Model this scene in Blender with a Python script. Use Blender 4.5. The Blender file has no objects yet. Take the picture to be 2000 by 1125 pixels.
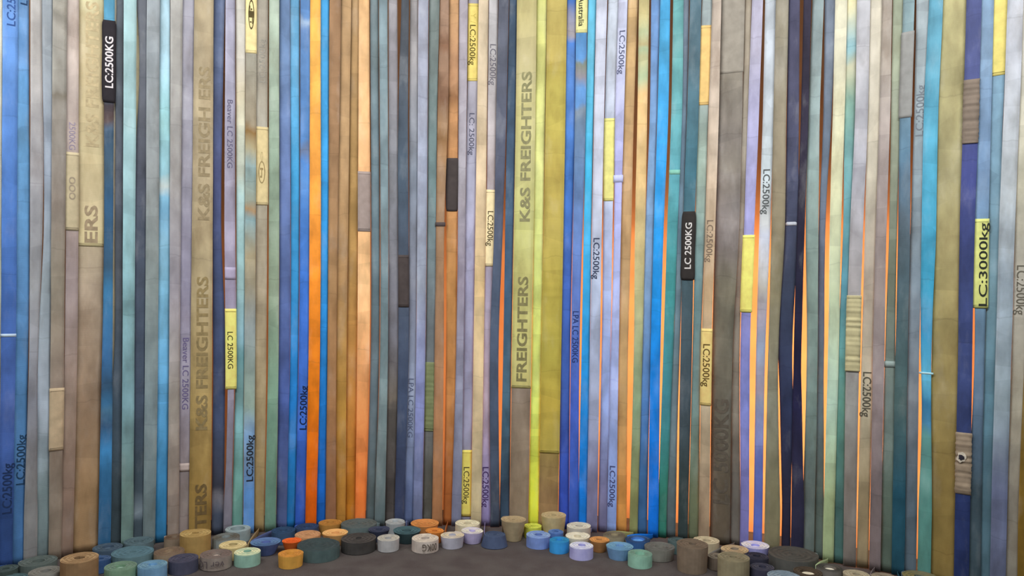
import bpy, math, random
import numpy as np
from mathutils import Vector, Matrix

random.seed(11)
scene = bpy.context.scene
col = scene.collection

# ------------------------------------------------------------------ camera, light, exposure
CAM_H = 1.15                      # camera height above the carpet
F = 1530.0                        # focal length in photo pixels (2000 px wide)
ROLL = math.radians(0.94)
cam_d = bpy.data.cameras.new('camera')
cam_d.sensor_width = 36.0
cam_d.lens = 36.0 * F / 2000.0
cam = bpy.data.objects.new('camera', cam_d)
cam.matrix_world = Matrix.Translation((0, 0, CAM_H)) @ Matrix.Rotation(math.pi/2, 4, 'X') @ Matrix.Rotation(ROLL, 4, 'Z')
col.objects.link(cam)
scene.camera = cam

world = bpy.data.worlds.new('world')
scene.world = world
world.use_nodes = True
bgn = world.node_tree.nodes['Background']
bgn.inputs[0].default_value = (0.93, 0.965, 1.0, 1)
bgn.inputs[1].default_value = 0.25

scene.view_settings.view_transform = 'Standard'
scene.view_settings.look = 'None'
scene.view_settings.gamma = 1.0
scene.view_settings.use_curve_mapping = False
scene.view_settings.exposure = 0.0

def area_light(name, loc, target, sx, sy, power, colour):
    d = bpy.data.lights.new(name, 'AREA')
    d.shape = 'RECTANGLE'; d.size = sx; d.size_y = sy
    d.energy = power; d.color = colour
    o = bpy.data.objects.new(name, d)
    o.location = loc
    o.rotation_euler = (Vector(target) - Vector(loc)).to_track_quat('-Z', 'Y').to_euler()
    col.objects.link(o)
    return o

# gallery ceiling wash: a long row of lamps in front of the strap curtain
area_light('ceiling_wash_light', (-0.22, 1.75, 2.93), (-0.1, 3.6, 1.35), 4.4, 0.25, 122, (0.975, 0.985, 1.0))
# warm lamps standing behind the curtain, shining on the wall behind it
BACK_LAMPS = [(x, float(np.interp(x, [-1.5, -0.6, 0.1, 0.5, 1.0, 1.3, 1.8], [0.15, 0.6, 1.5, 2.3, 3.2, 3.5, 2.9]))) for x in np.arange(-1.3, 1.76, 0.2).tolist()]

# ------------------------------------------------------------------ pixel <-> place
cs, sn = math.cos(ROLL), math.sin(ROLL)
def unroll(x, y):
    a, b = x - 1000.0, y - 562.5
    return a*cs + b*sn, -a*sn + b*cs
def project(P):
    X_, Y_ = F*P[0]/P[1], F*(CAM_H - P[2])/P[1]
    return 1000 + X_*cs - Y_*sn, 562.5 + X_*sn + Y_*cs
# line on the floor along which the straps hang, read from where they meet the carpet
BASE = [(0,1112),(100,1099),(212,1077),(341,1057),(465,1042),(600,1034),(750,1030),(900,1030),(1080,1032),(1200,1046),(1380,1063),(1500,1077),(1620,1100),(1800,1137),(2000,1175)]
bx_, by_ = [], []
for px, py in BASE:
    a, b = unroll(px, py)
    d = F*CAM_H/b
    bx_.append(a/F*d); by_.append(d)
POLY = np.polyfit(bx_, by_, 5)
XLO, XHI = -2.15, 2.05
def g(X):
    if X < XLO: return float(np.polyval(POLY, XLO) + dg(XLO)*(X-XLO))
    if X > XHI: return float(np.polyval(POLY, XHI) + dg(XHI)*(X-XHI))
    return float(np.polyval(POLY, X))
DPOLY = np.polyder(POLY)
def dg(X):
    return float(np.polyval(DPOLY, min(max(X, XLO), XHI)))
def on_curtain(px, py, off=0.0):
    a, b = unroll(px, py)
    Y = 3.6
    for _ in range(30):
        Y = 0.4*Y + 0.6*(g(a/F*Y) + off)
    return a/F*Y, Y, CAM_H - b/F*Y
def z_of(px, py):
    return on_curtain(px, py)[2]

# ------------------------------------------------------------------ colour helpers
def lin(h):
    h = h.lstrip('#')
    out = []
    for i in (0, 2, 4):
        c = int(h[i:i+2], 16)/255.0
        out.append(c/12.92 if c <= 0.04045 else ((c+0.055)/1.055)**2.4)
    return out
def light_at(z):                    # how strongly the room light falls on the curtain at height z
    return float(np.interp(z, [0.0, 0.35, 0.65, 1.15, 2.0, 2.5, 3.0], [0.52, 0.585, 0.68, 0.92, 1.28, 1.52, 1.6]))
def albedo(h, z):
    c = [v/light_at(z) for v in lin(h)]
    k = min(1.0, 0.97/max(c))
    return tuple(max(0.008, v*k) for v in c) + (1.0,)

def new_mat(name):
    m = bpy.data.materials.new(name)
    m.use_nodes = True
    nt = m.node_tree
    b = nt.nodes['Principled BSDF']
    b.inputs['Roughness'].default_value = 0.82
    b.inputs['Specular IOR Level'].default_value = 0.18
    return m, nt, b
def link(nt, a, b): nt.links.new(a, b)

def webbing_mat(name, stops, seed, w, grime=0.22):
    """woven polyester: colour along the length of the strap, worn in blotches and fold bands"""
    m, nt, b = new_mat(name)
    N = nt.nodes
    uv = N.new('ShaderNodeUVMap'); uv.uv_map = 'UVMap'
    sep = N.new('ShaderNodeSeparateXYZ'); link(nt, uv.outputs[0], sep.inputs[0])
    comb = N.new('ShaderNodeCombineXYZ')
    mu = N.new('ShaderNodeMath'); mu.operation = 'MULTIPLY'; mu.inputs[1].default_value = 14.0
    mv = N.new('ShaderNodeMath'); mv.operation = 'MULTIPLY'; mv.inputs[1].default_value = 7.0
    link(nt, sep.outputs[0], mu.inputs[0]); link(nt, sep.outputs[1], mv.inputs[0])
    link(nt, mu.outputs[0], comb.inputs[0]); link(nt, mv.outputs[0], comb.inputs[1])
    comb.inputs[2].default_value = seed*3.17
    n1 = N.new('ShaderNodeTexNoise'); n1.inputs['Scale'].default_value = 1.0; n1.inputs['Detail'].default_value = 4.0
    link(nt, comb.outputs[0], n1.inputs['Vector'])
    # colour along the strap
    warp = N.new('ShaderNodeMath'); warp.operation = 'MULTIPLY_ADD'; warp.inputs[1].default_value = 0.12
    link(nt, n1.outputs[0], warp.inputs[0]); link(nt, sep.outputs[1], warp.inputs[2])
    dv = N.new('ShaderNodeMath'); dv.operation = 'MULTIPLY_ADD'; dv.inputs[1].default_value = 1/3.2; dv.inputs[2].default_value = 0.2/3.2 - 0.06/3.2
    link(nt, warp.outputs[0], dv.inputs[0])
    ramp = N.new('ShaderNodeValToRGB')
    cr = ramp.color_ramp
    st = sorted(((min(max((z + 0.2)/3.2, 0.0), 1.0), c) for z, c in stops), key=lambda t: t[0])
    while len(cr.elements) > 1: cr.elements.remove(cr.elements[-1])
    cr.elements[0].position = st[0][0]; cr.elements[0].color = st[0][1]
    for p, c in st[1:]:
        e = cr.elements.new(p); e.color = c
    link(nt, dv.outputs[0], ramp.inputs[0])
    # worn blotches
    mr = N.new('ShaderNodeMapRange'); mr.inputs[1].default_value = 0.3; mr.inputs[2].default_value = 0.72
    mr.inputs[3].default_value = 1.0 - grime; mr.inputs[4].default_value = 1.0 + grime
    link(nt, n1.outputs[0], mr.inputs[0])
    # fold bands across the strap
    cb = N.new('ShaderNodeCombineXYZ')
    mb = N.new('ShaderNodeMath'); mb.operation = 'MULTIPLY'; mb.inputs[1].default_value = 9.0
    link(nt, sep.outputs[1], mb.inputs[0]); link(nt, mb.outputs[0], cb.inputs[1]); cb.inputs[2].default_value = seed*1.7
    ub = N.new('ShaderNodeMath'); ub.operation = 'MULTIPLY'; ub.inputs[1].default_value = 2.0
    link(nt, sep.outputs[0], ub.inputs[0]); link(nt, ub.outputs[0], cb.inputs[0])
    n2 = N.new('ShaderNodeTexVoronoi'); n2.feature = 'F1'; n2.inputs['Scale'].default_value = 1.0
    link(nt, cb.outputs[0], n2.inputs['Vector'])
    sc = N.new('ShaderNodeSeparateColor'); link(nt, n2.outputs['Color'], sc.inputs[0])
    mr2 = N.new('ShaderNodeMapRange'); mr2.inputs[3].default_value = 0.92; mr2.inputs[4].default_value = 1.08
    link(nt, sc.outputs[0], mr2.inputs[0])
    vc = N.new('ShaderNodeTexVoronoi'); vc.voronoi_dimensions = '1D'; vc.feature = 'DISTANCE_TO_EDGE'; vc.inputs['Scale'].default_value = 1.5
    va = N.new('ShaderNodeMath'); va.operation = 'MULTIPLY_ADD'; va.inputs[1].default_value = 0.05
    vb = N.new('ShaderNodeMath'); vb.operation = 'ADD'; vb.inputs[1].default_value = seed*7.77
    link(nt, n1.outputs[0], va.inputs[0]); link(nt, sep.outputs[1], va.inputs[2]); link(nt, va.outputs[0], vb.inputs[0])
    link(nt, vb.outputs[0], vc.inputs['W'])
    mc = N.new('ShaderNodeMapRange'); mc.inputs[1].default_value = 0.0015; mc.inputs[2].default_value = 0.006; mc.inputs[3].default_value = 0.87; mc.inputs[4].default_value = 1.0
    link(nt, vc.outputs['Distance'], mc.inputs[0])
    kc = N.new('ShaderNodeMath'); kc.operation = 'MULTIPLY'
    link(nt, mr2.outputs[0], kc.inputs[0]); link(nt, mc.outputs[0], kc.inputs[1])
    k = N.new('ShaderNodeMath'); k.operation = 'MULTIPLY'
    link(nt, mr.outputs[0], k.inputs[0]); link(nt, kc.outputs[0], k.inputs[1])
    # woven selvedge, a little paler than the middle
    ab = N.new('ShaderNodeMath'); ab.operation = 'ABSOLUTE'; link(nt, sep.outputs[0], ab.inputs[0])
    sv = N.new('ShaderNodeMapRange'); sv.inputs[1].default_value = w*0.5 - 0.0065; sv.inputs[2].default_value = w*0.5 - 0.002
    sv.inputs[3].default_value = 1.0; sv.inputs[4].default_value = 1.16
    link(nt, ab.outputs[0], sv.inputs[0])
    k2 = N.new('ShaderNodeMath'); k2.operation = 'MULTIPLY'; link(nt, k.outputs[0], k2.inputs[0]); link(nt, sv.outputs[0], k2.inputs[1])
    mix = N.new('ShaderNodeMix'); mix.data_type = 'RGBA'; mix.blend_type = 'MULTIPLY'; mix.inputs[0].default_value = 1.0
    cs_ = N.new('ShaderNodeCombineXYZ')
    su = N.new('ShaderNodeMath'); su.operation = 'MULTIPLY'; su.inputs[1].default_value = 11.0
    sv_ = N.new('ShaderNodeMath'); sv_.operation = 'MULTIPLY'; sv_.inputs[1].default_value = 3.4
    link(nt, sep.outputs[0], su.inputs[0]); link(nt, sep.outputs[1], sv_.inputs[0])
    link(nt, su.outputs[0], cs_.inputs[0]); link(nt, sv_.outputs[0], cs_.inputs[1]); cs_.inputs[2].default_value = seed*5.31 + 40
    n3 = N.new('ShaderNodeTexNoise'); n3.inputs['Scale'].default_value = 1.0; n3.inputs['Detail'].default_value = 6.0; n3.inputs['Roughness'].default_value = 0.6
    link(nt, cs_.outputs[0], n3.inputs['Vector'])
    f1 = N.new('ShaderNodeMapRange'); f1.inputs[1].default_value = 0.52; f1.inputs[2].default_value = 0.72; f1.inputs[4].default_value = 0.55
    f2 = N.new('ShaderNodeMapRange'); f2.inputs[1].default_value = 0.46; f2.inputs[2].default_value = 0.28; f2.inputs[4].default_value = 0.32
    link(nt, n3.outputs[0], f1.inputs[0]); link(nt, n3.outputs[0], f2.inputs[0])
    dk = N.new('ShaderNodeMix'); dk.data_type = 'RGBA'; dk.blend_type = 'MULTIPLY'; dk.inputs[7].default_value = (0.60, 0.54, 0.48, 1)
    link(nt, f1.outputs[0], dk.inputs[0]); link(nt, ramp.outputs[0], dk.inputs[6])
    lt = N.new('ShaderNodeMix'); lt.data_type = 'RGBA'; lt.blend_type = 'SCREEN'; lt.inputs[7].default_value = (0.26, 0.26, 0.25, 1)
    link(nt, f2.outputs[0], lt.inputs[0]); link(nt, dk.outputs[2], lt.inputs[6])
    link(nt, lt.outputs[2], mix.inputs[6])
    cc = N.new('ShaderNodeCombineColor')
    for i in range(3): link(nt, k2.outputs[0], cc.inputs[i])
    link(nt, cc.outputs[0], mix.inputs[7])
    link(nt, mix.outputs[2], b.inputs['Base Color'])
    # weave relief
    wv = N.new('ShaderNodeTexWave'); wv.wave_type = 'BANDS'; wv.bands_direction = 'Y'; wv.inputs['Scale'].default_value = 75.0; wv.inputs['Distortion'].default_value = 0.6
    link(nt, uv.outputs[0], wv.inputs['Vector'])
    ad = N.new('ShaderNodeMath'); ad.operation = 'MULTIPLY_ADD'; ad.inputs[1].default_value = 0.25
    link(nt, wv.outputs[0], ad.inputs[0]); link(nt, n1.outputs[0], ad.inputs[2])
    bp = N.new('ShaderNodeBump'); bp.inputs['Strength'].default_value = 0.25; bp.inputs['Distance'].default_value = 0.004
    link(nt, ad.outputs[0], bp.inputs['Height']); link(nt, bp.outputs[0], b.inputs['Normal'])
    return m

FLAT = {}
def cloth_mat(c, var=0.16, scale=25.0):
    """plain worn cloth of one linear colour"""
    key = (tuple(round(v, 3) for v in c[:3]), var, scale)
    if key in FLAT: return FLAT[key]
    m, nt, b = new_mat('cloth')
    N = nt.nodes
    tc = N.new('ShaderNodeTexCoord')
    n = N.new('ShaderNodeTexNoise'); n.inputs['Scale'].default_value = scale; n.inputs['Detail'].default_value = 4.0
    link(nt, tc.outputs['Object'], n.inputs['Vector'])
    r = N.new('ShaderNodeValToRGB')
    lo = [v*(1-var) for v in c[:3]]; hi = [min(0.95, v*(1+var)) for v in c[:3]]
    r.color_ramp.elements[0].position = 0.3; r.color_ramp.elements[0].color = (*lo, 1)
    r.color_ramp.elements[1].position = 0.7; r.color_ramp.elements[1].color = (*hi, 1)
    link(nt, n.outputs[0], r.inputs[0]); link(nt, r.outputs[0], b.inputs['Base Color'])
    bp = N.new('ShaderNodeBump'); bp.inputs['Strength'].default_value = 0.15; bp.inputs['Distance'].default_value = 0.003
    link(nt, n.outputs[0], bp.inputs['Height']); link(nt, bp.outputs[0], b.inputs['Normal'])
    FLAT[key] = m
    return m

# ------------------------------------------------------------------ the setting
def mesh_obj(name, verts, faces, mat, parent=None, uvs=None, smooth=False, mats=None, midx=None):
    me = bpy.data.meshes.new(name)
    me.from_pydata([tuple(v) for v in verts], [], faces)
    if uvs is not None:
        layer = me.uv_layers.new(name='UVMap')
        arr = np.empty(len(me.loops)*2, dtype=np.float32)
        vi = np.empty(len(me.loops), dtype=np.int32); me.loops.foreach_get('vertex_index', vi)
        u = np.array(uvs, dtype=np.float32)[vi]
        arr[0::2] = u[:, 0]; arr[1::2] = u[:, 1]
        layer.data.foreach_set('uv', arr)
    for mm in (mats or [mat]): me.materials.append(mm)
    if midx is not None: me.polygons.foreach_set('material_index', np.array(midx, dtype=np.int32))
    if smooth: me.polygons.foreach_set('use_smooth', np.ones(len(me.polygons), dtype=bool))
    me.update()
    o = bpy.data.objects.new(name, me)
    col.objects.link(o)
    if parent is not None: o.parent = parent
    return o

def carpet_mat():
    m, nt, b = new_mat('carpet')
    N = nt.nodes
    tc = N.new('ShaderNodeTexCoord')
    n = N.new('ShaderNodeTexNoise'); n.inputs['Scale'].default_value = 420.0; n.inputs['Detail'].default_value = 3.0
    n2 = N.new('ShaderNodeTexNoise'); n2.inputs['Scale'].default_value = 9.0; n2.inputs['Detail'].default_value = 5.0
    link(nt, tc.outputs['Object'], n.inputs['Vector']); link(nt, tc.outputs['Object'], n2.inputs['Vector'])
    r = N.new('ShaderNodeValToRGB')
    r.color_ramp.elements[0].position = 0.3; r.color_ramp.elements[0].color = (0.075, 0.064, 0.060, 1)
    r.color_ramp.elements[1].position = 0.75; r.color_ramp.elements[1].color = (0.155, 0.135, 0.128, 1)
    link(nt, n.outputs[0], r.inputs[0])
    r2 = N.new('ShaderNodeValToRGB')
    r2.color_ramp.elements[0].position = 0.35; r2.color_ramp.elements[0].color = (0.85, 0.80, 0.80, 1)
    r2.color_ramp.elements[1].position = 0.65; r2.color_ramp.elements[1].color = (1.12, 1.12, 1.08, 1)
    link(nt, n2.outputs[0], r2.inputs[0])
    mx = N.new('ShaderNodeMix'); mx.data_type = 'RGBA'; mx.blend_type = 'MULTIPLY'; mx.inputs[0].default_value = 1.0
    link(nt, r.outputs[0], mx.inputs[6]); link(nt, r2.outputs[0], mx.inputs[7])
    link(nt, mx.outputs[2], b.inputs['Base Color'])
    b.inputs['Roughness'].default_value = 0.95
    bp = N.new('ShaderNodeBump'); bp.inputs['Strength'].default_value = 0.6; bp.inputs['Distance'].default_value = 0.006
    link(nt, n.outputs[0], bp.inputs['Height']); link(nt, bp.outputs[0], b.inputs['Normal'])
    return m
def plaster_mat():
    m, nt, b = new_mat('warm_wall_paint')
    N = nt.nodes
    tc = N.new('ShaderNodeTexCoord')
    n = N.new('ShaderNodeTexNoise'); n.inputs['Scale'].default_value = 5.0; n.inputs['Detail'].default_value = 5.0
    link(nt, tc.outputs['Object'], n.inputs['Vector'])
    r = N.new('ShaderNodeValToRGB')
    r.color_ramp.elements[0].position = 0.3; r.color_ramp.elements[0].color = (0.50, 0.24, 0.11, 1)
    r.color_ramp.elements[1].position = 0.7; r.color_ramp.elements[1].color = (0.62, 0.33, 0.15, 1)
    link(nt, n.outputs[0], r.inputs[0]); link(nt, r.outputs[0], b.inputs['Base Color'])
    b.inputs['Roughness'].default_value = 0.9
    return m

CEIL = 3.0
fl = mesh_obj('floor', [(-5,-1.5,0),(5,-1.5,0),(5,6,0),(-5,6,0)], [(0,1,2,3)], carpet_mat()); fl['kind'] = 'structure'
cm, cnt, cbs = new_mat('ceiling_paint'); cbs.inputs['Base Color'].default_value = (0.55, 0.53, 0.50, 1)
ce = mesh_obj('ceiling', [(-5,-1.5,CEIL),(5,-1.5,CEIL),(5,6,CEIL),(-5,6,CEIL)], [(3,2,1,0)], cm); ce['kind'] = 'structure'
# wall behind the curtain follows the same bow
WALL_GAP = 0.28
wv_, wf_ = [], []
xs = np.linspace(-3.4, 3.4, 60)
for x in xs:
    s = dg(float(x)); n = math.hypot(1, s)
    p = (float(x) - s/n*WALL_GAP, g(float(x)) + WALL_GAP/n)
    q = (p[0] - s/n*0.1, p[1] + 0.1/n)
    wv_ += [(p[0], p[1], 0), (p[0], p[1], CEIL), (q[0], q[1], 0), (q[0], q[1], CEIL)]
for i in range(len(xs)-1):
    a, b_ = 4*i, 4*i+4
    wf_ += [(a, b_, b_+1, a+1), (b_+2, a+2, a+3, b_+3), (a+1, b_+1, b_+3, a+3), (a, a+2, b_+2, b_)]
wb = mesh_obj('wall_back', wv_, wf_, plaster_mat(), smooth=False); wb['kind'] = 'structure'
for x, pw in BACK_LAMPS:
    s = dg(x); n = math.hypot(1, s)
    o = (x - s/n*0.07, g(x) + 0.07/n, 0.74)
    t = (x - s/n*0.28, g(x) + 0.28/n, 0.74)
    area_light('warm_lamp_behind_straps', o, t, 0.08, 1.42, pw, (1.0, 0.58, 0.31))

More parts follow.
